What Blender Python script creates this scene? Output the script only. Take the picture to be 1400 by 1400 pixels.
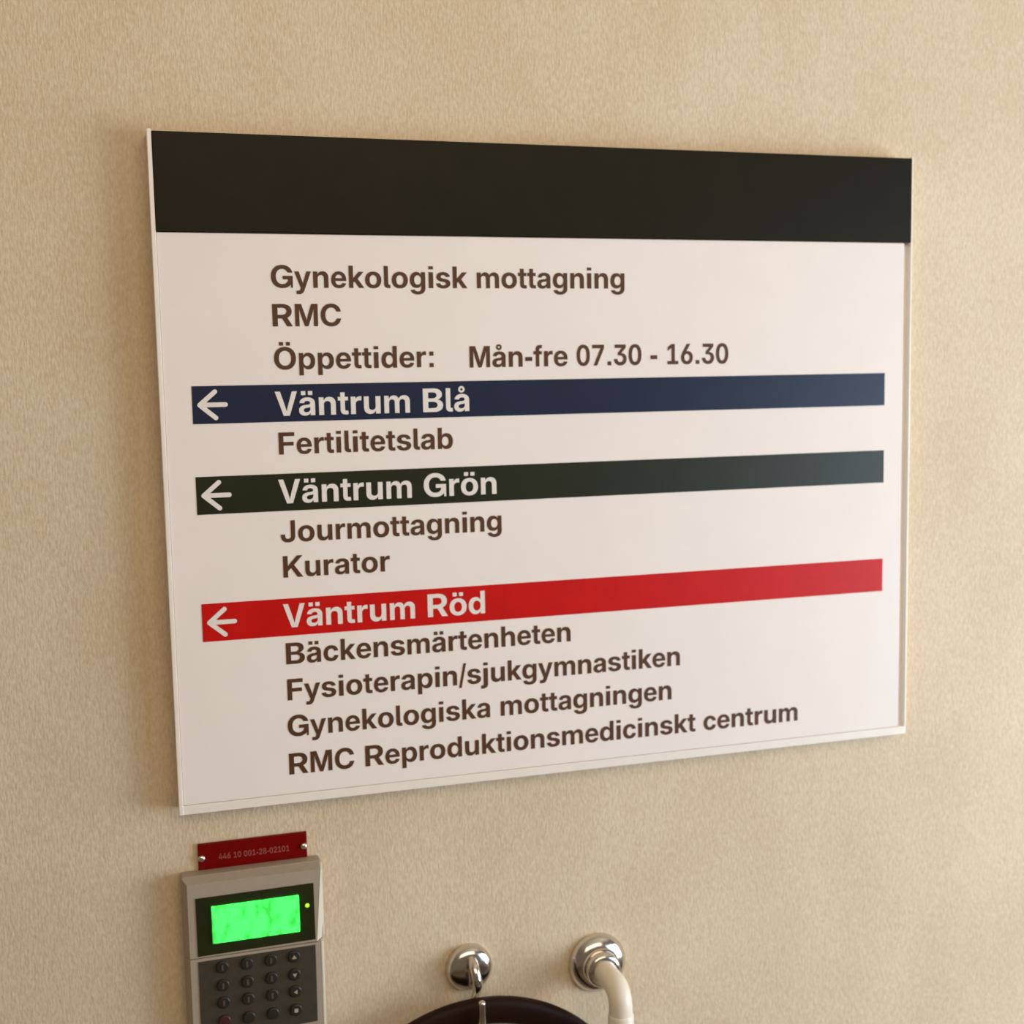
import bpy, bmesh, math, random
from mathutils import Vector, Matrix
from mathutils.geometry import tessellate_polygon

for o in list(bpy.data.objects):
    bpy.data.objects.remove(o, do_unlink=True)
SC = bpy.context.scene
COL = SC.collection
Z0 = 1.75            # height of the sign's top edge above the floor
YW = 0.02            # front face of the wall (the sign's front is at y = 0)

# ------------------------------------------------------------------ camera
cam = bpy.data.cameras.new('camera')
cam.sensor_width = 36.0
cam.lens = 1715.12 / 1400 * 36.0
cam.clip_start = 0.02
cam.dof.use_dof = True
cam.dof.focus_distance = 0.84
cam.dof.aperture_fstop = 7.8
co = bpy.data.objects.new('camera', cam)
COL.objects.link(co)
co.matrix_world = Matrix((
    (0.9575742, 0.0482052, -0.2841265, -0.3307659),
    (-0.2875511, 0.0943713, -0.9531046, -0.9452294),
    (-0.0191312, 0.9943693, 0.1042289, -0.1803780 + Z0),
    (0, 0, 0, 1)))
SC.camera = co

# ------------------------------------------------------------------ world, light, exposure
w = bpy.data.worlds.new('world'); SC.world = w
w.use_nodes = True
bg = w.node_tree.nodes['Background']
bg.inputs['Color'].default_value = (1.0, 0.80, 0.60, 1)
bg.inputs['Strength'].default_value = 0.15

def area(name, loc, target, sx, sy, power, col):
    l = bpy.data.lights.new(name, 'AREA'); l.shape = 'RECTANGLE'
    l.size = sx; l.size_y = sy; l.energy = power; l.color = col
    o = bpy.data.objects.new(name, l); COL.objects.link(o)
    o.location = loc
    o.rotation_euler = (Vector(target) - Vector(loc)).to_track_quat('-Z', 'Y').to_euler()
    return o
# daylight from windows on the right, a warm ceiling lamp in front
area('window_light', (1.60, -0.75, Z0 - 0.55), (0.25, 0.0, Z0 - 0.35), 1.0, 1.0, 23.0, (0.94, 1.0, 1.09))
area('far_window_light', (1.30, -1.25, Z0 - 0.45), (0.25, 0.0, Z0 - 0.35), 0.7, 0.8, 7.5, (0.52, 0.76, 1.0))
area('ceiling_lamp', (-0.1, -1.7, 2.50), (-0.15, 0.0, Z0 - 0.30), 1.9, 1.2, 22.5, (1.0, 0.80, 0.58))

SC.view_settings.view_transform = 'Standard'
SC.view_settings.look = 'None'
SC.view_settings.gamma = 1.0
SC.view_settings.use_curve_mapping = False
SC.view_settings.exposure = 0.13

# ------------------------------------------------------------------ materials
def mat(name, col, rough=0.5, metal=0.0, spec=0.5, emit=None, estr=1.0, coat=0.0):
    m = bpy.data.materials.new(name); m.use_nodes = True
    b = m.node_tree.nodes['Principled BSDF']
    b.inputs['Base Color'].default_value = (*col, 1)
    b.inputs['Roughness'].default_value = rough
    b.inputs['Metallic'].default_value = metal
    b.inputs['Specular IOR Level'].default_value = spec
    b.inputs['Coat Weight'].default_value = coat
    if emit:
        b.inputs['Emission Color'].default_value = (*emit, 1)
        b.inputs['Emission Strength'].default_value = estr
    return m

def grain(m, scale=(900, 900, 900), amount=0.12, bump=0.0, dist=0.0005, detail=3.0):
    """speckle the colour a little and add a fine bump, both procedural"""
    nt = m.node_tree; N = nt.nodes; L = nt.links; b = N['Principled BSDF']
    tc = N.new('ShaderNodeTexCoord'); mp = N.new('ShaderNodeMapping')
    mp.inputs['Scale'].default_value = scale
    n = N.new('ShaderNodeTexNoise'); n.inputs['Scale'].default_value = 1.0
    n.inputs['Detail'].default_value = detail
    L.new(tc.outputs['Object'], mp.inputs['Vector']); L.new(mp.outputs['Vector'], n.inputs['Vector'])
    c = b.inputs['Base Color'].default_value[:]
    r = N.new('ShaderNodeValToRGB')
    r.color_ramp.elements[0].position = 0.3; r.color_ramp.elements[1].position = 0.7
    r.color_ramp.elements[0].color = (*[v * (1 - amount) for v in c[:3]], 1)
    r.color_ramp.elements[1].color = (*[v * (1 + amount) for v in c[:3]], 1)
    L.new(n.outputs['Fac'], r.inputs['Fac']); L.new(r.outputs['Color'], b.inputs['Base Color'])
    if bump:
        bp = N.new('ShaderNodeBump'); bp.inputs['Strength'].default_value = bump
        bp.inputs['Distance'].default_value = dist
        L.new(n.outputs['Fac'], bp.inputs['Height']); L.new(bp.outputs['Normal'], b.inputs['Normal'])
    return m

def wallpaper():
    m = mat('woven_wallpaper', (0.66, 0.535, 0.365), 0.75, spec=0.25)
    nt = m.node_tree; N = nt.nodes; L = nt.links; b = N['Principled BSDF']
    tc = N.new('ShaderNodeTexCoord')
    def noise(scale, detail=2.0, rough=0.5):
        mp = N.new('ShaderNodeMapping'); mp.inputs['Scale'].default_value = scale
        n = N.new('ShaderNodeTexNoise'); n.inputs['Scale'].default_value = 1.0
        n.inputs['Detail'].default_value = detail; n.inputs['Roughness'].default_value = rough
        L.new(tc.outputs['Object'], mp.inputs['Vector']); L.new(mp.outputs['Vector'], n.inputs['Vector'])
        return n.outputs['Fac']
    thread = noise((640, 640, 190), 2.0)       # fine upright threads
    fleck = noise((420, 420, 330), 2.0)       # short slubs
    cloud = noise((14, 14, 9), 3.0)           # faint mottling
    def math_(op, a, bb):
        q = N.new('ShaderNodeMath'); q.operation = op
        for i, v in enumerate((a, bb)):
            if isinstance(v, float): q.inputs[i].default_value = v
            else: L.new(v, q.inputs[i])
        return q.outputs[0]
    h = math_('ADD', math_('MULTIPLY', thread, 0.65), math_('MULTIPLY', fleck, 0.35))
    fac = math_('ADD', math_('MULTIPLY', h, 0.75), math_('MULTIPLY', cloud, 0.25))
    r = N.new('ShaderNodeValToRGB')
    e = r.color_ramp.elements
    e[0].position = 0.38; e[0].color = (0.608, 0.478, 0.316, 1)
    e[1].position = 0.62; e[1].color = (0.722, 0.608, 0.448, 1)
    L.new(fac, r.inputs['Fac']); L.new(r.outputs['Color'], b.inputs['Base Color'])
    bp = N.new('ShaderNodeBump'); bp.inputs['Strength'].default_value = 0.75
    bp.inputs['Distance'].default_value = 0.0008
    L.new(h, bp.inputs['Height']); L.new(bp.outputs['Normal'], b.inputs['Normal'])
    return m

M = dict(
    wallpaper=wallpaper(),
    floor=grain(mat('floor_vinyl', (0.22, 0.17, 0.11), 0.5), (40, 40, 40), 0.15),
    ceiling=grain(mat('ceiling_paint', (0.75, 0.70, 0.62), 0.9), (60, 60, 60), 0.03),
    white=grain(mat('white_sign_sheet', (0.86, 0.79, 0.74), 0.40, spec=0.15), (30, 30, 30), 0.012),
    frame=grain(mat('white_lacquered_metal', (0.86, 0.80, 0.72), 0.35), (80, 80, 80), 0.02),
    header=grain(mat('black_header_sheet', (0.0105, 0.0080, 0.0015), 0.45, spec=0.14), (40, 40, 40), 0.10),
    ink=grain(mat('dark_brown_lettering', (0.085, 0.034, 0.012), 0.5, spec=0.3), (300, 300, 300), 0.08),
    blue=grain(mat('blue_strip_vinyl', (0.0075, 0.0140, 0.042), 0.36, spec=0.32), (40, 40, 40), 0.08),
    green=grain(mat('dark_green_strip_vinyl', (0.014, 0.017, 0.0045), 0.36, spec=0.32), (40, 40, 40), 0.08),
    red=grain(mat('red_strip_vinyl', (0.55, 0.006, 0.0035), 0.38, spec=0.20), (40, 40, 40), 0.05),
    letter=grain(mat('pale_strip_lettering', (0.80, 0.76, 0.70), 0.4), (300, 300, 300), 0.04),
    tag=grain(mat('engraved_red_plastic', (0.16, 0.0006, 0.0005), 0.45, spec=0.12), (60, 60, 60), 0.06),
    tagink=grain(mat('faded_pink_engraving', (0.30, 0.06, 0.05), 0.6), (900, 900, 900), 0.2),
    steel=grain(mat('steel_screw', (0.75, 0.70, 0.62), 0.22, metal=1.0), (300, 300, 300), 0.05),
    chrome=grain(mat('polished_chrome', (0.68, 0.63, 0.57), 0.16, metal=1.0), (120, 120, 120), 0.03),
    case=grain(mat('greyed_keypad_plastic', (0.37, 0.305, 0.235), 0.5, spec=0.3), (200, 200, 200), 0.03),
    trim=grain(mat('pale_keypad_plastic', (0.66, 0.60, 0.48), 0.5, spec=0.3), (200, 200, 200), 0.03),
    bezel=grain(mat('glow_tinted_display_window', (0.018, 0.0215, 0.0055), 0.35, spec=0.3), (60, 60, 60), 0.1),  # dark window; the screen's green glow is tinted into its base colour
    pad=grain(mat('dark_grey_key_membrane', (0.050, 0.040, 0.027), 0.6, spec=0.25), (150, 150, 150), 0.10),
    key=grain(mat('black_rubber_key', (0.018, 0.015, 0.010), 0.45), (200, 200, 200), 0.10),
    redkey=grain(mat('dark_red_rubber_key', (0.050, 0.009, 0.007), 0.5), (200, 200, 200), 0.10),
    dimmark=grain(mat('dull_key_print', (0.072, 0.056, 0.036), 0.6), (200, 200, 200), 0.1),
    litmark=grain(mat('pale_key_print', (0.36, 0.32, 0.24), 0.6), (200, 200, 200), 0.1),
    led=mat('lit_indicator', (0.3, 0.5, 0.02), 0.3, emit=(0.42, 0.80, 0.03), estr=1.0),
    hoop=grain(mat('dark_brown_lacquered_wood', (0.016, 0.0042, 0.0010), 0.5, spec=0.14), (12, 60, 60), 0.3),
    tube=grain(mat('cream_white_plastic', (0.80, 0.72, 0.60), 0.38), (150, 150, 150), 0.02),
)
def screen_mat():
    m = mat('backlit_green_display', (0.02, 0.10, 0.03), 0.35)
    nt = m.node_tree; N = nt.nodes; L = nt.links; b = N['Principled BSDF']
    tc = N.new('ShaderNodeTexCoord'); mp = N.new('ShaderNodeMapping')
    mp.inputs['Scale'].default_value = (150, 150, 90)
    n = N.new('ShaderNodeTexNoise'); n.inputs['Scale'].default_value = 1.0; n.inputs['Detail'].default_value = 1.5
    L.new(tc.outputs['Object'], mp.inputs['Vector']); L.new(mp.outputs['Vector'], n.inputs['Vector'])
    r = N.new('ShaderNodeValToRGB'); e = r.color_ramp.elements
    e[0].position = 0.33; e[0].color = (0.04, 0.72, 0.07, 1)
    e[1].position = 0.52; e[1].color = (0.085, 2.0, 0.175, 1)
    L.new(n.outputs['Fac'], r.inputs['Fac']); L.new(r.outputs['Color'], b.inputs['Emission Color'])
    b.inputs['Emission Strength'].default_value = 1.0
    return m
M['screen'] = screen_mat()

# ------------------------------------------------------------------ mesh helpers
# shapes are written in sign coordinates: x along the wall, y out of it (towards -y), z from the sign's top edge
def box(bm, x0, x1, y0, y1, z0, z1, bevel=0.0, seg=2):
    vs = [bm.verts.new((x, y, z)) for x in (x0, x1) for y in (y0, y1) for z in (z0, z1)]
    F = []
    for q in ((0, 1, 3, 2), (4, 6, 7, 5), (0, 4, 5, 1), (2, 3, 7, 6), (0, 2, 6, 4), (1, 5, 7, 3)):
        F.append(bm.faces.new([vs[i] for i in q]))
    if bevel:
        ed = list({e for f in F for e in f.edges})
        bmesh.ops.bevel(bm, geom=ed, offset=bevel, segments=seg, profile=0.6, affect='EDGES')

def plate(bm, poly, y0, y1):
    """an outline in x,z given thickness from y0 (front) to y1 (back)"""
    n = len(poly)
    f = [bm.verts.new((x, y0, z)) for x, z in poly]; b = [bm.verts.new((x, y1, z)) for x, z in poly]
    bm.faces.new(f); bm.faces.new(b[::-1])
    for i in range(n):
        j = (i + 1) % n
        bm.faces.new((f[i], b[i], b[j], f[j]))

def disc_poly(cx, cz, rx, rz, n=28):
    return [(cx + rx * math.cos(2 * math.pi * i / n), cz + rz * math.sin(2 * math.pi * i / n)) for i in range(n)]

def lathe(bm, cx, cz, prof, n=64):
    """prof: list of (radius, y) turned about an axis square to the wall"""
    rings = []
    for r, y in prof:
        if r < 1e-6:
            rings.append([bm.verts.new((cx, y, cz))])
        else:
            rings.append([bm.verts.new((cx + r * math.cos(2 * math.pi * i / n), y, cz + r * math.sin(2 * math.pi * i / n))) for i in range(n)])
    for a, b in zip(rings, rings[1:]):
        for i in range(n):
            j = (i + 1) % n
            q = [a[i % len(a)], a[j % len(a)], b[j % len(b)], b[i % len(b)]]
            u = []
            for v in q:
                if v not in u: u.append(v)
            if len(u) > 2:
                try: bm.faces.new(u)
                except ValueError: pass

def tube(bm, pts, radii, n=28, cap=True):
    pts = [Vector(p) for p in pts]
    rings = []; up = Vector((1, 0, 0))
    for k, p in enumerate(pts):
        t = (pts[min(k + 1, len(pts) - 1)] - pts[max(k - 1, 0)]).normalized()
        s = (up - t * up.dot(t)).normalized(); b = t.cross(s)
        r = radii[k] if isinstance(radii, (list, tuple)) else radii
        rings.append([bm.verts.new(p + r * (math.cos(2 * math.pi * i / n) * s + math.sin(2 * math.pi * i / n) * b)) for i in range(n)])
    for a, b in zip(rings, rings[1:]):
        for i in range(n):
            j = (i + 1) % n
            bm.faces.new((a[i], a[j], b[j], b[i]))
    if cap:
        bm.faces.new(rings[0][::-1]); bm.faces.new(rings[-1])

def spline(ctrl, steps=10):
    P = [Vector(c) for c in ctrl]; P = [2 * P[0] - P[1]] + P + [2 * P[-1] - P[-2]]
    out = []
    for i in range(1, len(P) - 2):
        for s in range(steps):
            t = s / steps
            a, b, c, d = P[i - 1], P[i], P[i + 1], P[i + 2]
            out.append(0.5 * (2 * b + (c - a) * t + (2 * a - 5 * b + 4 * c - d) * t * t + (3 * b - a - 3 * c + d) * t ** 3))
    return out + [P[-2]]

def area2(c):
    return sum(c[i][0] * c[i - 1][1] - c[i - 1][0] * c[i][1] for i in range(len(c)))

def inside(p, c):
    r = False
    for i in range(len(c)):
        (x0, y0), (x1, y1) = c[i - 1], c[i]
        if (y0 > p[1]) != (y1 > p[1]) and p[0] < x0 + (p[1] - y0) * (x1 - x0) / (y1 - y0):
            r = not r
    return r

def glyph(key):
    """advance and islands: each island is [outer loop, hole, hole...]"""
    ad, body = GLYPHS[key].split('|')
    L = [[tuple(int(v) for v in q.split(',')) for q in c.split()] for c in body.split(';')]
    big = max(L, key=lambda c: abs(area2(c))); s = area2(big) > 0
    outs = [[c] for c in L if (area2(c) > 0) == s]
    for h in L:
        if (area2(h) > 0) != s:
            for o in outs:
                if inside(h[0], o[0]):
                    o.append(h); break
    return int(ad), outs

def raised(bm, loops, y0, y1):
    """one outline with holes, in x,z, as a solid from y0 (front) to y1"""
    V = [[Vector((x, z, 0)) for x, z in c] for c in loops]
    flat = [v for c in V for v in c]
    front = [bm.verts.new((v.x, y0, v.y)) for v in flat]
    back = [bm.verts.new((v.x, y1, v.y)) for v in flat]
    for tri in tessellate_polygon(V):
        try: bm.faces.new([front[i] for i in tri])
        except ValueError: pass
    base = 0
    for c in V:
        n = len(c)
        for i in range(n):
            j = (i + 1) % n
            bm.faces.new((front[base + i], back[base + i], back[base + j], front[base + j]))
        base += n

def text(bm, s, x0, z, cap, y0, y1, x1=None):
    """raised lettering: cap height `cap`, baseline z, ink from x0 (to x1 when given)"""
    k = cap / 716.0
    pen = 0; items = []
    for ch in s:
        if ch == ' ':
            pen += 278; continue
        ad, isl = glyph(ch)
        items.append((pen, isl)); pen += ad
    xs = [p + x for p, I in items for L in I for x, _ in L[0]]
    lo, hi = min(xs), max(xs)
    kx = (x1 - x0) / (hi - lo) if x1 is not None else k
    for p, I in items:
        for L in I:
            raised(bm, [[(x0 + (p + x - lo) * kx, z + y * k) for x, y in c] for c in L], y0, y1)

def link(name, bm, material, parent=None, smooth=False, origin=(0, 0, 0)):
    """turn bm into ONE mesh object; bm is in sign coordinates, the object's origin (of its root thing) is `origin`"""
    bmesh.ops.recalc_face_normals(bm, faces=bm.faces[:])
    bmesh.ops.translate(bm, verts=bm.verts[:], vec=-Vector(origin))
    me = bpy.data.meshes.new(name); bm.to_mesh(me); bm.free()
    me.materials.append(material)
    if smooth:
        for p in me.polygons: p.use_smooth = True
        try: me.set_sharp_from_angle(angle=math.radians(35))
        except AttributeError: pass
    o = bpy.data.objects.new(name, me); COL.objects.link(o)
    if parent: o.parent = parent
    return o

class Thing:
    def __init__(self, name, label, cat, org, group=None):
        e = bpy.data.objects.new(name, None); COL.objects.link(e)
        e.empty_display_size = 0.03
        e.location = (org[0], org[1], org[2] + Z0)
        e['label'] = label; e['category'] = cat
        if group: e['group'] = group
        self.o = e; self.org = org
    def part(self, name, bm, material, parent=None, smooth=False, label=None):
        o = link(name, bm, material, parent or self.o, smooth, self.org)
        if label: o['label'] = label
        return o

def structure(name, bm, material):
    o = link(name, bm, material); o.location = (0, 0, Z0); o['kind'] = 'structure'
    return o

# letter outlines (1000 units to the em): advance | contours
GLYPHS = {
    'a': '556|142,501 121,489 102,474 86,458 73,439 62,419 53,396 48,372 179,361 185,379 195,395 209,408 228,418 250,424 276,426 300,424 321,418 338,408 350,394 358,377 360,357 360,355 357,340 347,329 331,322 307,316 292,314 274,312 254,310 232,308 213,305 194,302 175,299 157,294 139,289 123,283 107,276 92,267 79,258 67,247 57,234 48,220 41,205 36,187 33,168 32,147 33,122 38,99 45,79 55,60 67,44 82,30 99,18 118,8 138,0 160,-5 184,-8 209,-9 228,-9 246,-7 262,-4 277,1 292,7 305,13 317,21 327,30 337,39 346,50 354,61 361,73 364,73 364,0 500,0 500,353 499,375 496,395 490,414 483,431 474,447 463,462 450,475 436,487 420,497 403,506 385,514 365,520 345,525 323,528 301,530 278,531 247,530 217,526 190,520 165,512;347,138 339,128 330,118 320,110 307,103 294,97 280,93 264,90 247,89 225,91 205,96 189,105 177,117 169,132 167,151 170,170 178,186 192,198 210,208 232,215 256,220 271,222 286,225 302,227 317,230 331,233 343,237 353,240 361,244 361,189 360,175 358,162 353,150',
    'b': '611|418,344 424,326 428,306 431,284 432,261 431,238 428,217 424,197 418,178 410,162 401,147 390,134 378,124 364,115 349,109 332,105 315,104 297,105 280,109 265,115 251,124 238,135 227,147 217,162 209,179 203,197 198,217 195,238 195,261 195,284 198,306 203,325 209,344 217,360 227,375 238,387 250,398 265,406 280,412 297,416 315,417 333,416 349,413 364,407 378,398 390,388 401,375 410,360;201,82 208,69 216,58 225,46 235,36 246,26 258,17 271,9 286,3 301,-3 318,-7 336,-9 355,-10 386,-8 416,-2 444,8 470,23 494,41 515,62 533,87 548,116 561,148 570,183 575,220 577,261 575,302 570,340 560,374 548,406 532,435 514,460 492,481 469,499 443,513 416,523 386,529 356,531 336,530 318,528 302,524 286,519 272,512 259,505 247,496 236,487 226,476 217,465 209,454 202,442 199,442 199,716 57,716 57,0 197,0 197,82',
    'c': '556|489,437 477,452 464,466 449,480 433,491 416,502 397,510 377,518 357,524 335,528 312,531 289,531 251,529 216,523 184,512 154,497 127,479 103,456 82,431 65,402 51,370 41,336 35,299 33,260 35,221 41,184 51,150 65,118 82,89 103,64 127,42 154,23 184,8 216,-3 251,-9 289,-11 312,-10 335,-8 357,-3 378,3 398,10 417,19 434,30 450,42 465,55 478,70 490,85 500,102 509,120 516,139 521,159 524,180 392,193 387,173 380,155 370,139 358,126 344,116 328,108 310,103 290,102 272,103 256,107 241,113 227,122 215,132 205,145 196,160 188,177 182,196 178,216 176,237 175,260 176,283 178,305 182,325 188,344 196,360 205,375 215,388 227,399 241,408 256,414 272,418 290,419 310,417 328,413 344,405 358,395 370,382 380,367 387,349 392,330 524,342 520,363 515,383 508,402 499,420',
    'd': '611|51,374 41,340 36,302 34,261 36,220 41,183 50,148 63,116 78,87 96,62 117,41 141,23 167,8 195,-2 225,-8 256,-10 275,-9 293,-7 310,-3 325,3 340,9 353,17 365,26 376,36 386,46 395,58 403,69 410,82 414,82 414,0 554,0 554,716 412,716 412,442 409,442 402,454 394,465 385,476 375,487 364,496 352,505 339,512 325,519 309,524 293,528 275,530 255,531 225,529 196,523 168,513 142,499 119,481 98,460 79,435 63,406;247,407 262,413 279,416 296,417 314,416 331,412 347,406 361,398 373,387 384,375 394,360 402,344 408,325 413,306 416,284 416,261 416,238 413,217 408,197 402,179 394,162 384,147 373,135 361,124 346,115 331,109 314,105 296,104 279,105 262,109 247,115 234,124 221,134 210,147 201,162 193,178 187,197 183,217 180,238 179,261 180,284 183,306 187,326 193,344 201,360 210,375 221,388 233,398',
    'e': '556|211,523 180,512 151,497 124,478 101,456 81,430 64,401 50,369 41,335 35,298 33,260 35,220 41,184 50,149 64,118 81,89 101,63 125,41 152,23 181,8 214,-3 249,-9 286,-11 316,-10 344,-6 370,0 395,9 418,20 439,33 458,48 475,65 490,83 502,103 512,125 518,148 393,160 384,141 372,125 364,118 355,112 346,107 336,103 314,97 289,95 271,96 255,99 239,104 225,112 212,121 201,131 191,144 183,159 176,175 172,193 169,212 169,225 525,225 525,264 524,295 520,324 515,351 507,377 497,401 485,423 471,443 455,461 438,477 420,492 399,504 378,514 355,521 331,527 306,530 280,531 245,529;387,347 391,330 393,315 169,315 172,331 176,347 182,363 189,376 198,388 209,399 221,408 234,415 249,420 265,423 282,424 299,423 315,420 330,415 343,408 355,399 365,388 374,376 381,362',
    'f': '333|311,413 311,522 215,522 215,562 218,588 227,606 233,612 242,617 253,619 266,620 278,620 290,619 301,618 309,617 320,725 307,728 288,730 265,732 240,733 218,732 197,728 178,723 160,715 145,706 131,694 119,680 109,663 101,645 95,624 92,602 91,577 91,522 8,522 8,413 91,413 91,0 215,0 215,413',
    'g': '611|374,45 384,55 393,66 401,78 407,90 413,90 413,2 411,-23 406,-46 396,-64 383,-79 366,-91 346,-100 323,-105 298,-107 282,-106 269,-104 256,-102 244,-98 233,-94 223,-89 215,-83 207,-76 195,-62 187,-45 57,-63 63,-84 72,-104 83,-122 97,-139 113,-155 132,-169 154,-181 177,-191 204,-199 233,-205 264,-209 298,-210 334,-209 369,-204 401,-197 431,-186 458,-173 482,-157 503,-137 521,-114 536,-88 546,-58 552,-25 554,11 554,522 414,522 414,440 410,440 403,453 395,464 386,475 376,486 365,496 353,504 339,512 325,519 310,524 293,528 275,530 256,531 225,529 196,523 168,513 143,499 119,481 98,460 79,435 63,407 51,375 41,341 36,304 34,263 36,224 41,187 50,154 63,123 78,96 97,72 118,51 142,34 168,21 195,11 225,5 256,4 275,4 292,6 309,10 324,15 338,21 351,28 363,36;183,309 187,328 193,346 201,362 210,377 221,389 233,399 247,408 262,414 279,417 296,418 314,417 331,414 346,408 360,399 373,389 384,376 394,362 402,346 408,328 413,308 415,287 416,265 415,242 413,221 408,202 402,184 394,168 384,154 373,142 360,132 346,124 331,118 314,115 296,114 279,115 262,118 247,124 233,132 221,142 210,154 201,168 193,184 187,202 183,221 180,242 179,265 180,287',
    'h': '611|408,305 408,0 553,0 553,330 552,360 547,389 540,415 530,438 517,460 502,478 485,494 465,507 443,518 419,525 393,530 366,531 332,529 302,522 275,510 251,494 229,474 211,449 202,433 202,716 58,716 58,0 203,0 203,297 204,315 206,332 210,347 216,360 224,372 233,382 243,391 254,398 266,404 280,408 294,410 309,411 331,409 351,404 368,396 382,383 393,368 402,350 406,329',
    'i': '278|216,522 62,522 62,0 216,0;216,716 62,716 62,615 216,615',
    'j': '278|62,522 62,-27 61,-42 58,-55 53,-65 47,-74 38,-81 26,-86 13,-88 -4,-89 -32,-89 -32,-201 15,-201 46,-200 74,-196 100,-191 124,-183 145,-172 164,-160 180,-145 193,-128 203,-108 211,-86 215,-62 216,-36 216,522;216,716 62,716 62,615 216,615',
    'k': '556|239,214 391,0 557,0 345,296 546,522 381,522 202,321 197,321 197,716 56,716 56,0 197,0 197,167',
    'l': '278|76,51 92,32 114,17 141,7 173,0 212,-2 228,-1 243,0 257,2 268,4 257,110 252,109 247,109 240,108 233,108 214,111 201,119 194,133 192,154 192,716 55,716 55,138 57,104 64,75',
    'm': '889|194,424 191,522 57,522 57,0 198,0 198,313 199,328 202,343 205,356 211,368 217,379 225,388 234,396 244,403 255,408 266,411 278,414 291,414 309,413 325,409 339,401 352,391 363,378 370,363 374,346 376,327 376,0 513,0 513,319 514,333 516,346 519,358 524,369 530,379 537,388 546,396 555,402 566,408 578,411 590,414 604,414 621,413 637,409 652,402 665,392 676,379 684,363 689,345 691,323 691,0 832,0 832,349 831,377 827,403 820,427 810,448 798,468 783,484 767,499 749,510 728,520 707,526 684,530 660,532 640,531 620,528 601,523 582,516 565,507 548,497 533,484 520,470 508,454 497,436 492,422 491,426 479,453 464,477 446,497 425,512 402,523 376,530 348,532 330,531 313,528 296,524 280,518 264,509 249,500 235,488 222,474 211,458 201,440',
    'n': '611|309,411 331,409 351,404 368,396 382,383 393,368 402,350 406,329 408,305 408,0 553,0 553,330 552,360 547,389 540,415 530,438 517,460 502,478 485,494 465,507 443,518 419,525 394,530 366,531 333,529 302,522 275,510 251,494 229,474 211,449 199,427 198,522 58,522 58,0 203,0 203,297 204,315 206,332 211,347 216,360 224,372 233,382 243,391 254,398 267,404 280,408 294,410',
    'o': '611|524,89 542,118 557,150 567,184 574,221 576,260 574,299 567,336 557,370 542,402 524,431 502,457 477,479 448,497 417,512 382,523 345,529 306,531 266,529 229,523 195,512 163,497 134,479 109,457 87,431 69,402 54,370 44,336 37,299 35,260 37,221 44,184 54,150 69,118 87,89 109,64 134,42 163,23 195,8 229,-3 266,-9 306,-11 345,-9 382,-3 417,8 448,23 477,42 502,64;198,177 192,196 188,216 185,237 184,260 185,283 188,305 192,325 198,343 206,360 216,375 227,388 240,399 254,407 270,414 287,417 306,419 324,417 341,414 357,407 371,399 384,388 395,375 405,360 413,343 419,325 424,305 426,283 427,260 426,237 424,216 419,196 413,177 405,160 395,145 384,133 371,122 357,113 341,107 324,103 306,102 287,103 270,107 254,113 240,122 227,133 216,145 206,160',
    'p': '611|418,344 424,326 428,306 431,284 432,261 431,238 428,217 424,197 418,178 410,162 401,147 390,134 378,124 364,115 349,109 332,105 315,104 297,105 280,109 265,115 251,124 238,135 227,147 217,162 209,179 203,197 198,217 195,238 195,261 195,284 198,306 203,325 209,344 217,360 227,375 238,387 250,398 265,406 280,412 297,416 315,417 333,416 349,413 364,407 378,398 390,388 401,375 410,360;548,116 561,148 570,183 575,220 577,261 575,302 570,340 560,374 548,406 532,435 514,460 492,481 469,499 443,513 416,523 386,529 356,531 336,530 318,528 302,524 286,519 272,512 258,505 246,496 235,487 226,476 217,466 209,454 202,443 197,443 197,522 57,522 57,-201 199,-201 199,81 203,81 209,69 217,57 226,46 236,35 247,26 259,17 272,9 286,3 302,-3 318,-7 336,-9 355,-10 386,-8 416,-2 444,8 470,23 494,41 515,62 533,87',
    'r': '389|311,406 328,406 346,405 362,403 373,401 373,525 363,526 352,527 340,528 328,528 305,526 283,522 264,514 247,504 231,491 218,474 208,455 199,433 196,433 196,522 57,522 57,0 200,0 200,292 201,309 204,325 208,340 215,353 222,365 232,376 242,385 254,393 267,399 281,403 295,406',
    's': '556|367,124 359,115 348,107 335,100 319,95 301,92 281,91 260,92 241,96 224,102 209,110 197,120 188,133 180,147 175,164 34,153 39,128 47,105 59,83 74,64 91,47 111,32 134,19 159,8 187,-1 216,-7 247,-10 280,-11 315,-10 347,-6 378,1 406,10 432,22 455,36 475,52 492,70 506,90 515,112 521,135 523,160 521,187 514,211 501,233 484,252 462,268 435,282 402,293 364,302 264,321 247,325 233,330 221,335 212,342 199,357 195,375 196,387 201,397 208,406 218,415 231,421 246,426 262,429 280,430 300,429 317,425 332,419 346,411 357,401 366,389 372,377 375,363 509,374 505,397 498,419 487,439 474,457 458,474 439,489 418,501 395,512 369,520 340,526 310,530 277,531 243,530 212,526 183,520 156,511 131,500 110,487 91,472 76,454 63,435 54,415 49,392 47,368 50,340 57,314 70,291 87,271 110,254 137,239 170,227 207,218 302,200 318,196 333,192 345,186 355,180 369,165 373,146 372,135',
    't': '333|308,522 213,522 213,655 83,655 83,522 8,522 8,413 83,413 83,139 86,106 93,77 105,52 121,32 142,16 168,5 199,-1 235,-4 256,-3 277,-2 297,0 315,3 305,111 296,110 283,109 270,108 259,108 238,111 224,119 216,134 213,156 213,413 308,413',
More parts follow.
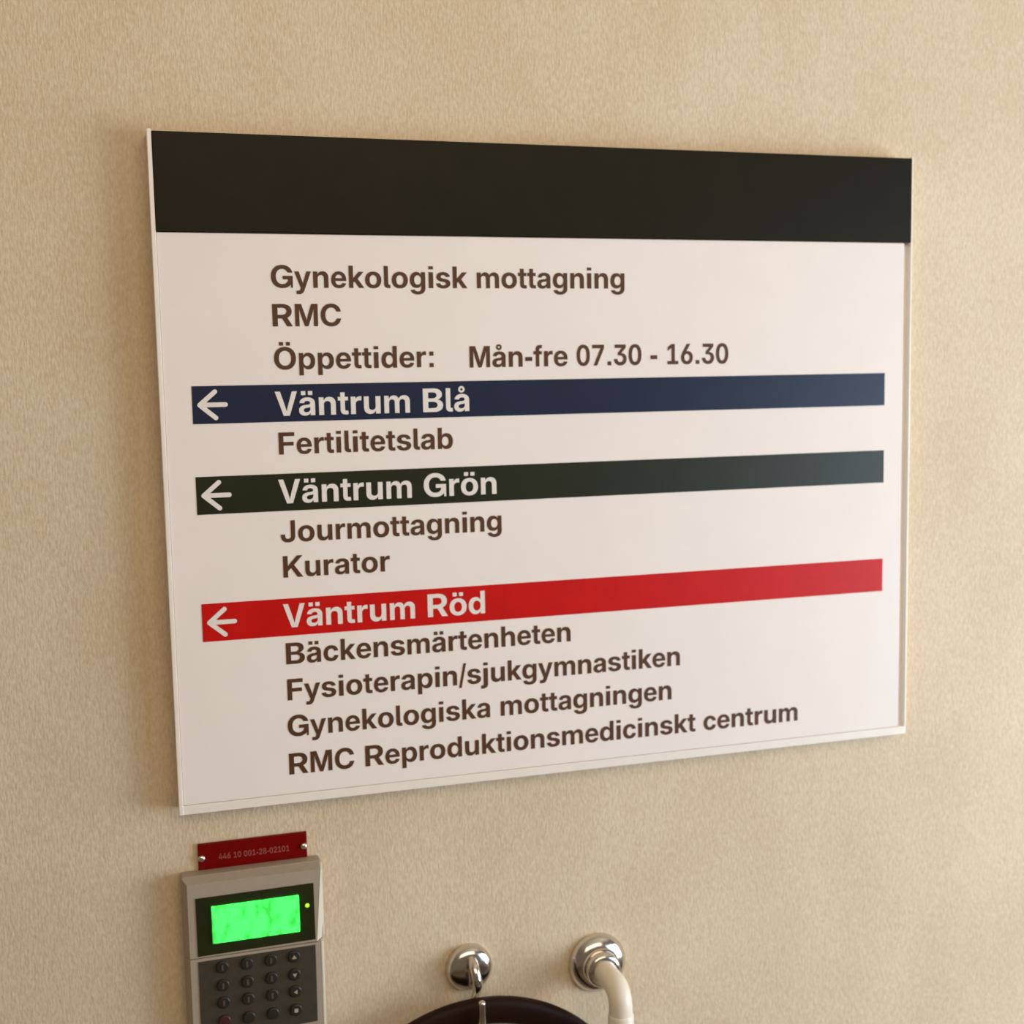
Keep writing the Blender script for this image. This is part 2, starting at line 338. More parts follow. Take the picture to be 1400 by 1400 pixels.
    'u': '611|368,131 357,124 345,118 331,114 317,112 302,111 280,113 260,118 244,127 229,139 218,154 209,172 204,194 203,218 203,522 58,522 58,193 59,162 64,134 71,108 81,84 94,63 109,44 127,28 146,15 168,5 192,-3 218,-7 245,-9 278,-6 309,1 336,12 360,28 381,49 400,73 412,95 413,0 553,0 553,522 408,522 408,225 407,207 405,191 400,176 394,162 387,150 378,140',
    'v': '556|356,0 546,522 401,522 316,256 309,232 302,208 295,183 289,159 283,134 280,123 277,134 271,159 264,183 257,208 250,232 243,256 157,522 10,522 200,0',
    'y': '556|306,-111 316,-92 324,-71 546,522 401,522 313,256 305,232 298,208 291,184 284,159 278,135 277,131 276,135 270,159 264,183 257,208 250,232 243,256 156,522 10,522 205,0 196,-34 190,-55 180,-70 169,-82 154,-88 136,-91 115,-89 75,-86 59,-196 79,-198 101,-201 125,-202 150,-203 172,-202 192,-199 211,-194 228,-188 244,-179 259,-169 273,-157 285,-143 296,-128',
    'A': '722|266,278 289,350 300,383 310,418 321,454 331,492 342,531 353,572 359,594 365,572 376,531 387,492 398,455 409,419 419,384 430,350 453,278;708,0 454,716 265,716 14,0 174,0 228,162 492,162 545,0',
    'B': '722|650,493 653,512 654,532 653,558 647,583 637,606 624,628 607,647 586,665 562,680 534,692 502,703 467,710 429,715 387,716 67,716 67,0 406,0 450,2 490,6 527,14 559,26 589,40 614,56 636,75 653,96 667,120 677,145 683,171 685,199 684,225 679,248 671,269 661,289 648,307 633,323 616,336 597,348 577,358 556,365 534,370 511,372 511,376 531,382 551,388 569,397 586,406 601,417 614,429 626,443 636,458 644,475;387,417 369,416 229,416 229,599 371,599 398,598 421,593 442,585 459,575 473,561 483,546 489,529 491,509 490,495 487,482 482,471 475,460 467,450 457,441 446,434 433,428 419,423 403,419;411,119 379,117 229,117 229,312 382,312 403,311 422,308 439,304 455,299 469,292 482,284 492,274 501,263 509,251 514,239 517,225 518,210 516,190 509,172 498,156 483,142 463,131 440,123',
    'F': '611|218,593 577,593 577,716 64,716 64,0 218,0 218,284 547,284 547,404 218,404',
    'G': '778|348,-8 400,-11 448,-8 492,-1 534,10 573,27 608,47 639,72 667,100 671,105 671,0 733,0 733,290 733,300 733,380 416,380 416,269 582,269 581,250 577,229 570,210 560,192 548,175 534,161 517,148 498,137 477,129 454,123 429,119 403,118 372,120 344,125 318,134 293,147 272,163 252,182 236,204 222,229 211,257 203,288 198,322 197,358 198,394 203,428 211,459 222,487 236,512 252,534 272,553 293,569 317,582 343,591 371,596 401,598 417,597 433,596 448,593 462,590 475,585 488,580 500,573 511,566 522,558 531,549 540,540 548,529 555,518 561,506 566,494 570,481 727,481 722,508 714,533 704,557 691,580 676,602 659,622 640,641 619,658 596,674 572,687 546,699 519,709 490,717 460,722 429,725 398,727 348,724 301,715 257,702 215,682 177,658 143,628 113,594 87,555 67,512 52,464 44,413 41,357 43,303 52,253 66,206 86,163 111,124 140,90 174,60 212,35 254,15 300,1',
    'J': '556|494,163 498,214 498,716 355,716 355,214 354,190 349,169 341,151 330,137 317,125 301,117 283,112 263,110 242,112 224,117 208,125 195,137 184,151 176,169 171,190 170,214 170,260 30,260 30,216 34,164 46,119 66,81 93,48 127,23 167,5 212,-6 264,-10 315,-6 361,4 401,23 435,48 463,80 482,119',
    'K': '722|706,0 417,406 699,716 514,716 328,509 314,492 299,475 285,459 272,443 259,427 247,412 234,396 222,380 214,369 215,518 215,716 63,716 63,0 215,0 215,202 314,310 528,0',
    'M': '833|648,550 648,530 647,511 647,491 646,472 646,452 645,434 645,416 644,399 644,383 644,368 644,354 644,341 644,0 778,0 778,716 575,716 466,381 463,369 459,355 455,340 451,324 447,306 442,288 437,269 433,250 428,231 424,212 420,194 417,184 415,194 411,213 406,232 402,251 397,270 392,288 388,306 383,324 379,340 375,355 371,369 368,381 257,716 55,716 55,0 189,0 189,341 189,354 189,368 188,383 188,400 188,417 187,435 187,453 186,473 186,492 185,512 185,531 184,551 184,564 189,545 195,524 200,504 206,485 211,465 216,447 221,429 226,411 231,395 235,380 239,366 243,353 247,341 361,0 472,0 585,341 589,353 593,366 597,380 601,395 606,412 611,429 615,447 621,466 626,485 631,505 636,525 642,545 647,566 648,572 648,570',
    'R': '722|501,436 494,423 484,411 473,401 460,392 444,384 427,379 408,375 387,372 365,371 230,371 230,595 364,595 387,595 408,592 427,588 444,582 460,574 473,565 484,555 494,543 501,530 506,516 509,500 510,483 509,466 506,450;621,631 597,653 571,671 540,687 506,700 468,709 428,714 384,716 67,716 67,0 230,0 230,254 371,254 519,0 698,0 531,279 536,281 568,297 595,315 619,336 639,360 654,387 665,417 672,448 674,483 672,517 666,549 655,579 640,606',
    'V': '667|281,333 272,366 163,716 13,716 249,0 424,0 654,716 506,716 400,366 391,333 382,299 372,263 363,226 353,187 342,145 337,125 332,145 321,186 311,225 301,263 291,299',
    'C': '722|82,556 63,512 49,465 41,413 38,358 41,302 49,251 63,203 82,160 106,121 134,87 166,58 202,34 241,14 283,0 327,-8 375,-11 406,-9 437,-6 466,0 494,9 520,20 544,32 567,47 588,64 607,82 625,102 640,123 654,146 665,170 674,195 681,221 686,247 539,247 536,233 531,219 525,205 519,193 511,181 503,171 493,161 483,152 472,144 461,138 448,132 435,127 421,123 407,120 392,119 377,118 349,120 322,125 298,134 275,147 255,162 237,181 222,203 209,228 198,257 191,287 187,321 185,358 187,394 191,427 198,458 209,486 222,512 237,534 255,553 275,569 298,582 322,591 349,596 377,598 393,597 407,596 422,593 436,589 449,584 461,578 473,572 484,564 494,555 503,545 511,535 519,523 526,510 531,497 536,483 539,468 686,468 681,497 673,525 663,551 651,576 637,599 621,620 603,640 584,657 563,673 540,687 515,699 490,709 462,717 434,722 405,725 375,727 328,724 283,716 241,702 202,683 166,658 134,629 106,595',
    'å': '556|142,501 121,489 102,474 86,458 73,439 62,419 53,396 48,372 179,361 185,379 195,395 209,408 228,418 250,424 276,426 300,424 321,418 338,408 350,394 358,377 360,357 360,355 357,340 347,329 331,322 307,316 292,314 274,312 254,310 232,308 213,305 194,302 175,299 157,294 139,289 123,283 107,276 92,267 79,258 67,247 57,234 48,220 41,205 36,187 33,168 32,147 33,122 38,99 45,79 55,60 67,44 82,30 99,18 118,8 138,0 160,-5 184,-8 209,-9 228,-9 246,-7 262,-4 277,1 292,7 305,13 317,21 327,30 337,39 346,50 354,61 361,73 364,73 364,0 500,0 500,353 499,375 496,395 490,414 483,431 474,447 463,462 450,475 436,487 420,497 403,506 385,514 365,520 345,525 323,528 301,530 278,531 247,530 217,526 190,520 165,512;266,712 281,709 294,700 303,687 306,672 303,657 294,644 281,635 266,632 251,635 238,644 229,657 226,672 229,687 238,700 251,709;347,138 339,128 330,118 320,110 307,103 294,97 280,93 264,90 247,89 225,91 205,96 189,105 177,117 169,132 167,151 170,170 178,186 192,198 210,208 232,215 256,220 271,222 286,225 302,227 317,230 331,233 343,237 353,240 361,244 361,189 360,175 358,162 353,150;358,634 366,672 358,710 337,743 304,764 266,772 228,764 195,743 174,710 166,672 174,634 195,601 228,580 266,572 304,580 337,601',
    'ä': '556|142,501 121,489 102,474 86,458 73,439 62,419 53,396 48,372 179,361 185,379 195,395 209,408 228,418 250,424 276,426 300,424 321,418 338,408 350,394 358,377 360,357 360,355 357,340 347,329 331,322 307,316 292,314 274,312 254,310 232,308 213,305 194,302 175,299 157,294 139,289 123,283 107,276 92,267 79,258 67,247 57,234 48,220 41,205 36,187 33,168 32,147 33,122 38,99 45,79 55,60 67,44 82,30 99,18 118,8 138,0 160,-5 184,-8 209,-9 228,-9 246,-7 262,-4 277,1 292,7 305,13 317,21 327,30 337,39 346,50 354,61 361,73 364,73 364,0 500,0 500,353 499,375 496,395 490,414 483,431 474,447 463,462 450,475 436,487 420,497 403,506 385,514 365,520 345,525 323,528 301,530 278,531 247,530 217,526 190,520 165,512;347,138 339,128 330,118 320,110 307,103 294,97 280,93 264,90 247,89 225,91 205,96 189,105 177,117 169,132 167,151 170,170 178,186 192,198 210,208 232,215 256,220 271,222 286,225 302,227 317,230 331,233 343,237 353,240 361,244 361,189 360,175 358,162 353,150;228,716 101,716 101,600 228,600;304,716 304,600 431,600 431,716',
    'ö': '611|524,89 542,118 557,150 567,184 574,221 576,260 574,299 567,336 557,370 542,402 524,431 502,457 477,479 448,497 417,512 382,523 345,529 306,531 266,529 229,523 195,512 163,497 134,479 109,457 87,431 69,402 54,370 44,336 37,299 35,260 37,221 44,184 54,150 69,118 87,89 109,64 134,42 163,23 195,8 229,-3 266,-9 306,-11 345,-9 382,-3 417,8 448,23 477,42 502,64;198,177 192,196 188,216 185,237 184,260 185,283 188,305 192,325 198,343 206,360 216,375 227,388 240,399 254,407 270,414 287,417 306,419 324,417 341,414 357,407 371,399 384,388 395,375 405,360 413,343 419,325 424,305 426,283 427,260 426,237 424,216 419,196 413,177 405,160 395,145 384,133 371,122 357,113 341,107 324,103 306,102 287,103 270,107 254,113 240,122 227,133 216,145 206,160;268,716 140,716 140,600 268,600;344,600 470,600 470,716 344,716',
    'Ö': '778|579,287 571,255 560,227 547,202 531,180 512,162 491,146 468,134 444,125 417,120 389,118 361,120 335,125 310,134 287,146 266,162 247,180 231,202 218,227 207,256 199,287 194,321 193,358 194,395 199,429 207,460 218,488 231,514 247,536 266,554 287,570 310,582 335,591 361,596 389,598 417,596 444,591 468,582 491,570 512,554 531,536 547,514 560,489 571,460 579,429 584,395 585,358 584,321;564,765 564,880 434,880 434,765;341,724 295,716 251,702 210,682 173,658 140,629 110,595 86,556 65,512 51,465 43,413 40,358 43,302 51,251 65,204 86,160 110,121 140,87 173,58 210,34 251,14 295,0 341,-8 389,-11 438,-8 484,0 527,14 568,33 605,58 638,87 667,121 692,160 712,203 727,251 735,302 738,358 735,413 727,465 712,512 692,556 667,595 638,629 605,658 568,682 527,702 484,716 438,724 389,727;344,765 344,880 214,880 214,765',
    '.': '278|208,0 208,138 70,138 70,0',
    ':': '333|236,519 98,519 98,381 236,381;236,138 98,138 98,0 236,0',
    '-': '333|290,328 40,328 40,190 290,190',
    '/': '278|6,-108 98,-108 272,750 180,750',
    '0': '556|189,173 179,195 172,222 166,251 162,283 159,319 159,358 159,396 162,432 166,465 172,494 179,521 189,543 199,563 212,579 226,592 242,601 259,606 278,608 297,606 314,601 330,592 344,579 357,563 367,543 377,521 384,494 390,465 394,432 397,396 397,358 397,319 394,283 390,251 384,222 377,195 367,173 357,153 344,137 330,124 314,115 297,110 278,108 259,110 242,115 226,124 212,137 199,153;458,87 477,121 493,160 505,203 513,251 519,302 520,358 519,413 513,464 505,512 492,555 477,594 458,628 436,658 411,682 382,702 350,715 316,724 278,727 240,724 206,715 174,702 146,682 120,658 98,628 79,594 64,555 51,512 43,464 38,413 36,358 37,302 43,251 51,204 64,160 79,122 98,87 120,58 145,34 174,14 206,0 240,-8 278,-11 316,-8 351,0 382,14 411,34 436,58',
    '1': '556|238,118 78,118 78,0 238,0 363,0 495,0 495,118 363,118 363,716 237,716 90,604 90,473 236,585 238,585',
    '2': '556|174,503 176,520 180,537 186,551 193,565 201,576 211,586 222,595 234,601 247,606 261,609 276,610 291,609 304,607 317,603 329,597 339,589 349,581 357,571 364,559 369,546 373,533 375,518 376,502 376,486 373,472 370,458 365,444 359,431 351,419 342,406 333,393 322,380 310,367 297,352 283,337 58,106 58,0 503,0 503,118 232,118 232,121 347,242 373,269 396,295 416,319 434,341 450,363 463,384 473,404 482,425 489,445 493,466 496,488 497,510 495,541 490,570 481,598 469,623 454,646 436,667 415,684 392,699 366,711 338,720 308,725 277,727 244,725 214,719 186,710 160,697 136,680 115,660 97,638 82,612 70,583 61,553 56,519 54,484 173,484',
    '3': '556|361,149 352,138 342,128 330,121 318,114 304,110 289,107 274,107 258,107 244,110 230,114 217,120 205,128 195,137 186,147 178,159 171,172 167,186 164,202 162,218 37,218 40,186 45,156 55,128 68,101 84,76 103,55 125,36 150,19 177,6 207,-3 239,-9 274,-11 308,-9 339,-3 369,5 396,18 422,34 444,52 463,73 480,98 493,124 502,153 508,183 510,216 508,246 503,275 495,302 483,327 467,350 449,370 428,386 404,400 376,410 346,416 314,418 308,418 482,607 482,716 71,716 71,597 330,597 330,594 183,430 183,337 259,337 278,336 296,334 312,329 326,323 339,315 350,305 360,294 368,282 374,268 379,254 381,239 382,222 381,205 379,189 375,175 368,161',
    '4': '556|24,255 24,141 331,141 331,0 449,0 449,141 532,141 532,257 449,257 449,447 332,447 332,257 153,257 153,260 405,716 280,716',
    '5': '556|242,365 259,368 276,369 291,368 306,365 320,360 332,352 344,343 354,332 363,319 371,305 377,289 381,273 384,255 385,236 384,217 381,199 377,183 371,167 363,153 354,141 344,130 332,121 320,114 306,108 291,105 275,104 261,105 248,108 235,112 223,118 211,125 201,134 192,144 184,155 178,168 173,181 170,195 169,210 47,210 49,178 56,149 66,121 79,95 95,72 114,51 135,33 159,18 185,6 213,-3 243,-8 275,-10 309,-8 340,-2 369,8 396,22 421,39 443,60 462,84 477,110 490,139 499,171 505,204 506,239 506,265 503,289 498,312 491,335 483,356 473,376 461,394 448,411 434,426 418,440 402,451 384,461 365,469 346,474 326,477 305,479 286,478 267,475 249,470 233,463 217,455 203,445 190,433 179,420 177,420 191,597 471,597 471,716 82,716 57,319 173,308 180,321 189,333 200,344 213,353 227,360',
    '6': '556|362,453 336,459 307,460 291,460 276,458 262,454 250,450 412,716 279,716 135,475 115,440 98,407 83,377 72,347 62,319 56,291 52,262 51,234 53,198 58,165 68,134 81,105 97,79 117,56 138,37 163,20 190,7 218,-3 248,-8 280,-10 312,-8 342,-2 370,7 397,21 421,38 442,58 461,81 476,107 489,135 498,166 503,199 505,234 504,267 499,299 491,327 480,354 466,378 450,399 432,417 411,433 387,445;236,350 249,356 263,359 278,360 293,359 308,356 321,350 334,343 345,334 355,324 364,311 372,298 378,283 382,267 385,250 386,232 385,214 382,197 378,182 372,167 364,153 355,141 345,130 334,121 321,113 308,108 293,105 278,104 263,105 249,108 236,113 223,121 212,130 202,141 193,153 185,167 179,182 175,198 172,215 171,233 172,250 175,267 179,283 185,298 193,312 202,324 212,334 223,343',
    '7': '556|60,595 365,595 365,593 103,0 234,0 496,595 496,716 60,716',
    '8': '556|308,725 278,727 247,725 218,720 191,713 166,702 143,688 122,672 104,654 89,633 77,611 68,586 63,561 61,533 63,504 69,476 80,451 94,428 112,408 133,393 156,381 182,373 182,371 162,367 143,360 125,351 108,340 93,326 80,312 68,295 58,277 50,257 44,237 40,215 39,192 41,164 47,136 56,111 70,87 86,66 106,46 128,30 154,15 182,4 212,-4 244,-9 278,-11 312,-9 344,-4 374,4 402,15 427,30 450,46 469,66 486,87 499,111 509,136 515,164 517,192 515,215 512,237 506,257 498,277 488,295 476,311 463,326 447,340 431,351 413,360 394,367 374,371 374,373 400,381 423,393 443,408 461,428 476,451 486,476 492,504 494,533 493,561 487,587 479,611 467,633 451,654 434,672 413,688 390,702 365,713 337,720;386,188 383,173 379,160 373,147 365,136 357,126 346,117 335,110 322,104 308,100 293,97 278,96 262,97 247,100 233,104 221,110 209,117 199,126 190,136 183,147 177,160 172,173 170,188 169,203 170,219 172,233 177,247 183,260 191,272 200,282 210,291 222,299 234,305 248,310 262,312 278,313 293,312 308,310 321,305 334,299 345,291 356,282 365,272 372,260 379,247 383,233 386,219 386,203;291,421 278,421 264,421 252,424 240,428 229,433 219,440 210,448 202,457 196,468 191,479 187,492 185,505 184,519 185,534 187,547 191,559 196,571 202,581 210,590 219,598 229,605 240,610 251,614 264,616 278,617 291,616 304,614 316,610 327,605 337,598 346,590 353,581 360,571 365,559 368,547 371,534 371,519 371,505 368,492 365,479 359,468 353,457 345,448 336,440 326,433 315,428 304,424',
    '9': '556|52,517 51,482 52,449 57,418 65,389 76,362 89,338 106,317 124,299 145,283 169,271 194,263 221,257 249,256 265,256 280,258 294,262 306,266 144,0 276,0 421,241 441,276 458,309 473,339 484,369 494,397 500,425 504,454 505,482 503,518 498,551 488,582 475,611 459,637 439,660 417,679 393,696 366,709 338,719 307,724 276,726 244,724 214,718 186,709 159,695 135,678 114,658 95,635 80,609 67,581 58,550;384,466 381,449 377,433 371,418 363,404 354,392 344,382 333,373 320,366 307,360 293,357 278,356 263,357 248,360 235,366 222,373 211,382 201,393 192,405 184,418 178,433 174,449 171,466 170,484 171,502 174,519 178,535 184,550 192,563 201,575 211,586 222,595 235,603 248,608 263,611 278,612 293,611 307,608 320,603 333,595 344,586 354,575 363,563 371,549 377,534 381,518 384,501 385,483',
    'arrow': '2000|1167,1122 1109,1089 -11,129 -19,119 -29,111 -39,93 -52,77 -55,64 -62,53 -64,33 -69,13 -68,0 -69,-13 -64,-33 -62,-53 -55,-64 -52,-77 -39,-93 -29,-111 -19,-119 -11,-129 1109,-1089 1167,-1122 1233,-1129 1297,-1112 1349,-1071 1382,-1013 1389,-947 1372,-883 1331,-831 558,-169 1940,-169 2005,-156 2060,-119 2097,-64 2110,1 2097,66 2060,122 2005,158 1940,171 561,171 1331,831 1372,883 1389,947 1382,1013 1349,1071 1297,1112 1233,1129',
}

# ------------------------------------------------------------------ the setting
bm = bmesh.new(); box(bm, -2.2, 2.2, YW, YW + 0.12, -Z0, 2.6 - Z0); structure('wall_back', bm, M['wallpaper'])
bm = bmesh.new(); box(bm, -2.2, 2.2, -3.0, YW + 0.12, -Z0 - 0.1, -Z0); structure('floor', bm, M['floor'])
bm = bmesh.new(); box(bm, -2.2, 2.2, -3.0, YW + 0.12, 2.6 - Z0, 2.7 - Z0); structure('ceiling', bm, M['ceiling'])

# ------------------------------------------------------------------ the direction sign
HB = -0.0697
t = Thing('direction_sign', 'large white clinic direction sign with black header and coloured arrow strips on the wall', 'sign', (0, YW, -0.25))
bm = bmesh.new()
box(bm, -0.3134, 0.3130, 0.0055, YW, -0.4995, 0.0018, 0.0006, 1)            # back tray
box(bm, -0.3134, -0.3101, -0.0008, 0.0056, -0.4995, 0.0018, 0.0006)         # left lip
box(bm, 0.3112, 0.3130, 0.0004, 0.0056, -0.4995, 0.0018, 0.0006)           # right lip
box(bm, -0.3102, 0.3112, -0.0003, 0.0056, -0.4995, -0.4926, 0.0004)         # bottom rail
t.part('frame', bm, M['frame'])
bm = bmesh.new(); box(bm, -0.3100, 0.3108, -0.0012, 0.0055, HB, 0.0004, 0.0004, 1)
t.part('header', bm, M['header'], label='plain black header band')
bm = bmesh.new(); box(bm, -0.3100, 0.3050, 0.0, 0.0055, -0.4924, HB - 0.0004, 0.0005, 1)
panel = t.part('panel', bm, M['white'])
X0 = -0.2302; CAP = 0.0164
LINES = [('Gynekologisk mottagning', X0, 0.0482, -0.1092), ('RMC', X0, -0.1795, -0.1374), ('Öppettider:', X0, -0.1094, -0.1690),
         ('Mån-fre 07.30 - 16.30', -0.0808, 0.1393, -0.1698), ('Fertilitetslab', -0.2292, -0.0957, -0.2320), ('Jourmottagning', X0, -0.0578, -0.2980),
         ('Kurator', -0.2294, -0.1480, -0.3248), ('Bäckensmärtenheten', -0.2298, -0.0015, -0.3913), ('Fysioterapin/sjukgymnastiken', -0.2298, 0.0946, -0.4192),
         ('Gynekologiska mottagningen', -0.2306, 0.0868, -0.4475), ('RMC Reproduktionsmedicinskt centrum', -0.2306, 0.2047, -0.4771)]
for s, a, b, z in LINES:
    bm = bmesh.new(); text(bm, s, a, z, CAP, -0.0003, 0.0002, b)
    t.part('lettering', bm, M['ink'], panel)
def arrow(bm, zc, y0, y1):
    for L in glyph('arrow')[1]:
        raised(bm, [[(-0.2862 + x * 1e-5, zc + y * 1e-5) for x, y in c] for c in L], y0, y1)
STRIPS = [('blue', -0.1801, -0.2077, 'Väntrum Blå', -0.0821, -0.2033, 'blue strip with white arrow'),
          ('green', -0.2464, -0.2743, 'Väntrum Grön', -0.0615, -0.2687, 'dark green strip with white arrow'),
          ('red', -0.3408, -0.3693, 'Väntrum Röd', -0.0730, -0.3630, 'bright red strip with white arrow')]
for key, zt, zb, s, b, z, lab in STRIPS:
    bm = bmesh.new(); box(bm, -0.2904, 0.2870, -0.0003, 0.0002, zb, zt)
    st = t.part('colour_strip', bm, M[key], label=lab)
    bm = bmesh.new(); text(bm, s, -0.2308, z, 0.0180, -0.0006, -0.0001, b); t.part('lettering', bm, M['letter'], st)
    bm = bmesh.new(); arrow(bm, (zt + zb) / 2, -0.0006, -0.0001); t.part('arrow', bm, M['letter'], st)

# ------------------------------------------------------------------ the red engraved tag
t = Thing('engraved_tag', 'small dark red engraved plastic tag screwed above the keypad', 'tag', (-0.259, YW, -0.541))
bm = bmesh.new(); box(bm, -0.3007, -0.2174, 0.0175, YW, -0.5519, -0.5300, 0.0006, 2)
t.part('plate', bm, M['tag'])
bm = bmesh.new(); text(bm, '446 10 001-28-02101', -0.2853, -0.5437, 0.0046, 0.0173, 0.0178, -0.2313)
t.part('lettering', bm, M['tagink'])
for x, z in ((-0.2980, -0.5412), (-0.2200, -0.5412)):
    bm = bmesh.new(); lathe(bm, x, z, [(0.0027, 0.0178), (0.0027, 0.0166), (0.0022, 0.0158), (0.0012, 0.0153), (0.0, 0.0151)], 24)
    t.part('screw', bm, M['steel'], smooth=True)

# ------------------------------------------------------------------ the keypad
t = Thing('alarm_keypad', 'greyish beige wall keypad with lit green display below the red tag', 'keypad', (-0.2614, YW, -0.625))
bm = bmesh.new()
box(bm, -0.3145, -0.2080, 0.0065, YW, -0.7020, -0.5505, 0.0022, 3)
t.part('housing', bm, M['case'], smooth=True)
# upper cover: a front face with sloping edges; the right slope widens downwards
def loft(bm, back, front, yb, yf):
    B = [bm.verts.new((x, yb, z)) for x, z in back]; F = [bm.verts.new((x, yf, z)) for x, z in front]
    bm.faces.new(F); bm.faces.new(B[::-1])
    for i in range(len(B)):
        j = (i + 1) % len(B); bm.faces.new((F[i], B[i], B[j], F[j]))
bm = bmesh.new()
loft(bm, [(-0.3140, -0.5512), (-0.2098, -0.5512), (-0.2145, -0.6125), (-0.3140, -0.6125)],
     [(-0.3105, -0.5545), (-0.2098, -0.5545), (-0.2145, -0.6125), (-0.3105, -0.6125)], 0.0070, 0.0)
t.part('upper_cover', bm, M['case'])
bm = bmesh.new()                                                    # pale side, wider towards its lower end
loft(bm, [(-0.2100, -0.5515), (-0.2072, -0.5515), (-0.2072, -0.6125), (-0.2145, -0.6125)],
     [(-0.2099, -0.5545), (-0.2096, -0.5545), (-0.2142, -0.6125), (-0.21445, -0.6125)], 0.0105, -0.0002)
t.part('side_trim', bm, M['trim'], label='pale plastic side piece')
bm = bmesh.new()
loft(bm, [(-0.3140, -0.6130), (-0.2108, -0.6130), (-0.2108, -0.7010), (-0.3140, -0.7010)],
     [(-0.3105, -0.6130), (-0.2116, -0.6130), (-0.2116, -0.6985), (-0.3105, -0.6985)], 0.0070, -0.0008)
t.part('lower_cover', bm, M['case'])
bm = bmesh.new()
loft(bm, [(-0.2112, -0.6135), (-0.2076, -0.6135), (-0.2076, -0.7010), (-0.2112, -0.7010)],
     [(-0.2112, -0.6135), (-0.2102, -0.6135), (-0.2102, -0.6985), (-0.2112, -0.6985)], 0.0105, 0.0005)
t.part('side_trim', bm, M['trim'])
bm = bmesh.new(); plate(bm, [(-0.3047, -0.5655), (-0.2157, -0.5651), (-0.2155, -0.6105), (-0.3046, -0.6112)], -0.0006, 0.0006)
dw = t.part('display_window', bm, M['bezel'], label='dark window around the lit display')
bm = bmesh.new(); box(bm, -0.2933, -0.2274, -0.0026, 0.0, -0.6018, -0.5729, 0.0004, 2)
t.part('screen', bm, M['screen'], dw, label='lit bright green display')
bm = bmesh.new(); lathe(bm, -0.2211, -0.5822, [(0.0016, -0.0004), (0.0016, -0.0012), (0.0011, -0.0018), (0.0, -0.0021)], 20)
t.part('indicator_light', bm, M['led'], dw, smooth=True, label='tiny yellow-green indicator light')
bm = bmesh.new(); plate(bm, [(-0.3047, -0.6152), (-0.2159, -0.6148), (-0.2163, -0.6768), (-0.3049, -0.6790)], -0.0014, 0.0)
pad = t.part('key_panel', bm, M['pad'], label='dark grey key panel')
CX = (-0.2871, -0.2687, -0.2505, -0.2328); RZ = (-0.6213, -0.6358, -0.6496, -0.6646)
def key_mark(x, z, c, r):
    bm = bmesh.new()
    if c < 3:
        plate(bm, [(x - 0.0008, z - 0.0022), (x + 0.0008, z - 0.0022), (x + 0.0008, z + 0.0022), (x - 0.0008, z + 0.0022)], -0.0036, -0.0030)
    elif r == 0:
        plate(bm, [(x - 0.0018, z - 0.0012), (x + 0.0018, z - 0.0012), (x, z + 0.0018)], -0.0036, -0.0030)
    elif r == 1:
        plate(bm, [(x - 0.0018, z + 0.0012), (x, z - 0.0018), (x + 0.0018, z + 0.0012)], -0.0036, -0.0030)
    elif r == 2:
        plate(bm, [(x - 0.0014, z), (x + 0.0014, z - 0.0018), (x + 0.0014, z + 0.0018)], -0.0036, -0.0030)
    else:
        plate(bm, [(x - 0.0015, z - 0.0015), (x + 0.0015, z - 0.0015), (x + 0.0015, z + 0.0015), (x - 0.0015, z + 0.0015)], -0.0036, -0.0030)
    return bm
for r in range(4):
    for c in range(4):
        x, z = CX[c], RZ[r]
        bm = bmesh.new(); lathe(bm, x, z, [(0.0048, -0.0010), (0.0046, -0.0026), (0.0040, -0.0032), (0.0, -0.0034)], 28)
        red = (r == 3 and c == 0)
        k = t.part('key', bm, M['redkey'] if red else M['key'], smooth=True, label='dull dark red key' if red else None)
        if not (r == 3 and c < 3):
            t.part('key_symbol', key_mark(x, z, c, r), M['litmark'] if c == 3 else M['dimmark'], k)

# ------------------------------------------------------------------ chrome hook, and the dark hoop that hangs on it
hx, hz = -0.0885, -0.6615
t = Thing('chrome_hook', 'round chrome wall hook under the sign, its upturned tip before the dark hoop', 'hook', (hx, YW, hz))
bm = bmesh.new()
lathe(bm, hx, hz, [(0.0195, YW), (0.0195, 0.0165), (0.0190, 0.0140), (0.0178, 0.0118), (0.0160, 0.0102), (0.0130, 0.0090), (0.0090, 0.0081), (0.0045, 0.0077), (0.0, 0.0076)])
t.part('rosette', bm, M['chrome'], smooth=True)
bm = bmesh.new()
path = spline([(hx, 0.0085, hz + 0.0095), (hx, 0.0005, hz + 0.0075), (hx + 0.001, -0.0035, hz), (hx + 0.002, -0.0025, hz - 0.0075), (hx + 0.001, 0.0035, hz - 0.0185), (hx, 0.0050, hz - 0.0310), (hx, 0.0005, hz - 0.0445), (hx, -0.0095, hz - 0.0488), (hx, -0.0195, hz - 0.0430), (hx, -0.0225, hz - 0.0280), (hx, -0.0225, hz - 0.0120)], 9)
n = len(path)
for q in (0.0008, 0.0015, 0.0021, 0.0024):
    path.append(path[n - 1] + Vector((0, 0, q)))
rr = []
for i in range(n):
    rr.append(0.0041 if i < 24 else max(0.0029, 0.0041 - 0.0001 * (i - 24)))
rr += [0.0027, 0.0022, 0.0013, 0.0004]
tube(bm, path, rr, 24)
t.part('hook_arm', bm, M['chrome'], smooth=True)

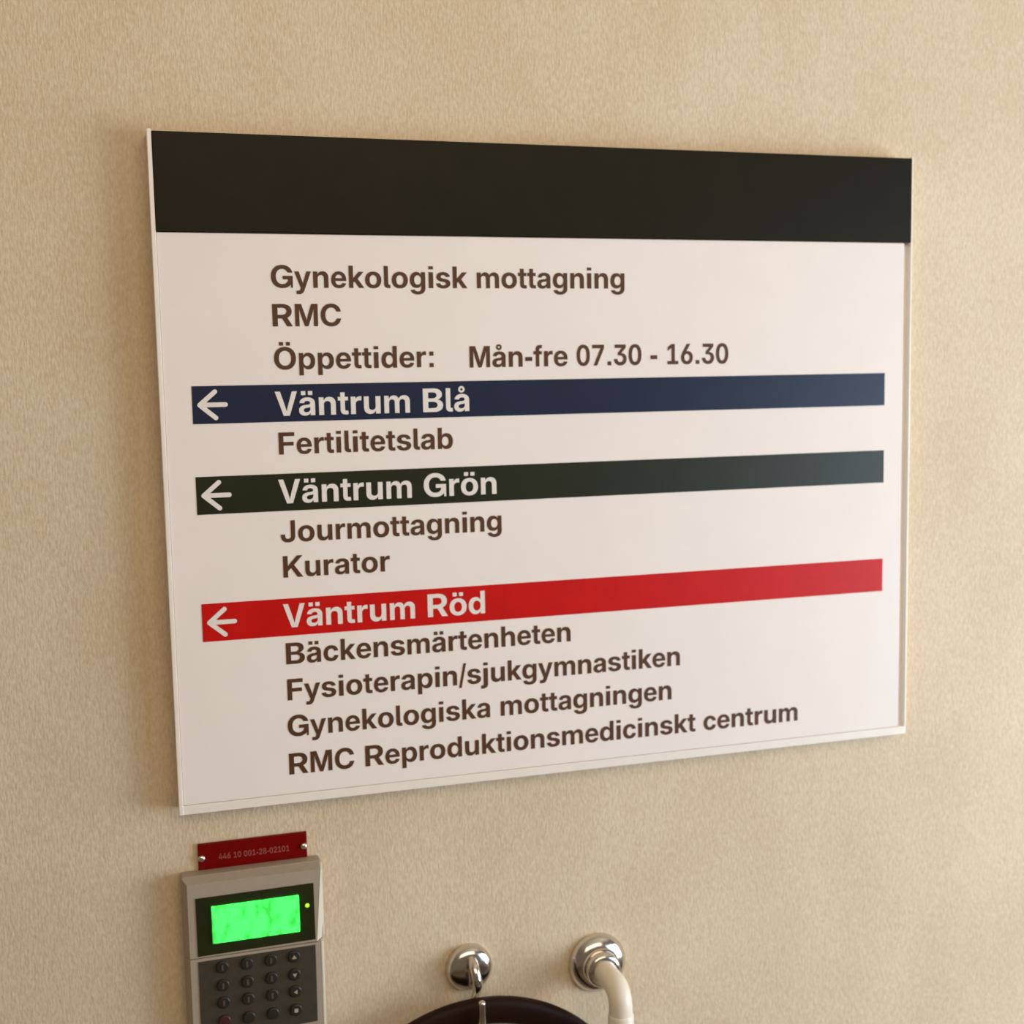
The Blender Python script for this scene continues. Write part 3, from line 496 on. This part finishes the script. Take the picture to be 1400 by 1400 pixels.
RO = 0.1385; RI = 0.1170
rc = (-0.0890, -0.0085, -0.8150)
bm = bmesh.new()
sec = []
for k in range(20):
    a = 2 * math.pi * k / 20
    ca, sa = math.cos(a), math.sin(a)
    sec.append(((RO + RI) / 2 + (RO - RI) / 2 * math.copysign(abs(ca) ** 0.7, ca), 0.0065 * math.copysign(abs(sa) ** 0.7, sa)))
NS = 128; rings = []
for i in range(NS):
    a = 2 * math.pi * i / NS
    rings.append([bm.verts.new((rc[0] + r * math.cos(a), rc[1] + y, rc[2] + r * math.sin(a))) for r, y in sec])
for i in range(NS):
    A, B = rings[i], rings[(i + 1) % NS]
    for k in range(20):
        bm.faces.new((A[k], A[(k + 1) % 20], B[(k + 1) % 20], B[k]))
o = link('hanging_hoop', bm, M['hoop'], None, True, rc)
o.location = (rc[0], rc[1], rc[2] + Z0)
o['label'] = 'dark brown round hoop hanging on the chrome hook, only its top in view'; o['category'] = 'hoop'

# ------------------------------------------------------------------ white bent pipe out of a chrome rosette
px, pz = 0.0246, -0.6755
t = Thing('wall_pipe', 'cream-white pipe bending down out of a round chrome wall rosette, right of the hook', 'pipe', (px, YW, pz))
bm = bmesh.new()
lathe(bm, px, pz, [(0.0255, YW), (0.0255, 0.0180), (0.0245, 0.0150), (0.0222, 0.0118), (0.0190, 0.0096), (0.0165, 0.0088), (0.0158, 0.0070), (0.0, 0.0068)])
t.part('rosette', bm, M['chrome'], smooth=True)
bm = bmesh.new()
lathe(bm, px, pz, [(0.0148, 0.0075), (0.0148, 0.0020), (0.0138, 0.0002), (0.0118, -0.0008), (0.0, -0.0008)])
t.part('collar', bm, M['chrome'], smooth=True)
bm = bmesh.new()
R = 0.0135; yb = -0.0220; pts = [(px, 0.002, pz), (px, yb / 2, pz)]
for k in range(13):
    a = math.pi / 2 * k / 12
    pts.append((px, yb - R * math.sin(a), pz - R * (1 - math.cos(a))))
for k in range(1, 7):
    pts.append((px, yb - R, pz - R - 0.02 * k))
tube(bm, pts, 0.0096, 32)
pipe = t.part('pipe', bm, M['tube'], smooth=True)
bm = bmesh.new()
zc = pz - 0.0190
tube(bm, [(px, yb - R, zc - q) for q in (0.0, 0.0006, 0.0016, 0.05, 0.051)], [0.0097, 0.0102, 0.0106, 0.0106, 0.0098], 32)
t.part('sleeve', bm, M['tube'], pipe, smooth=True)
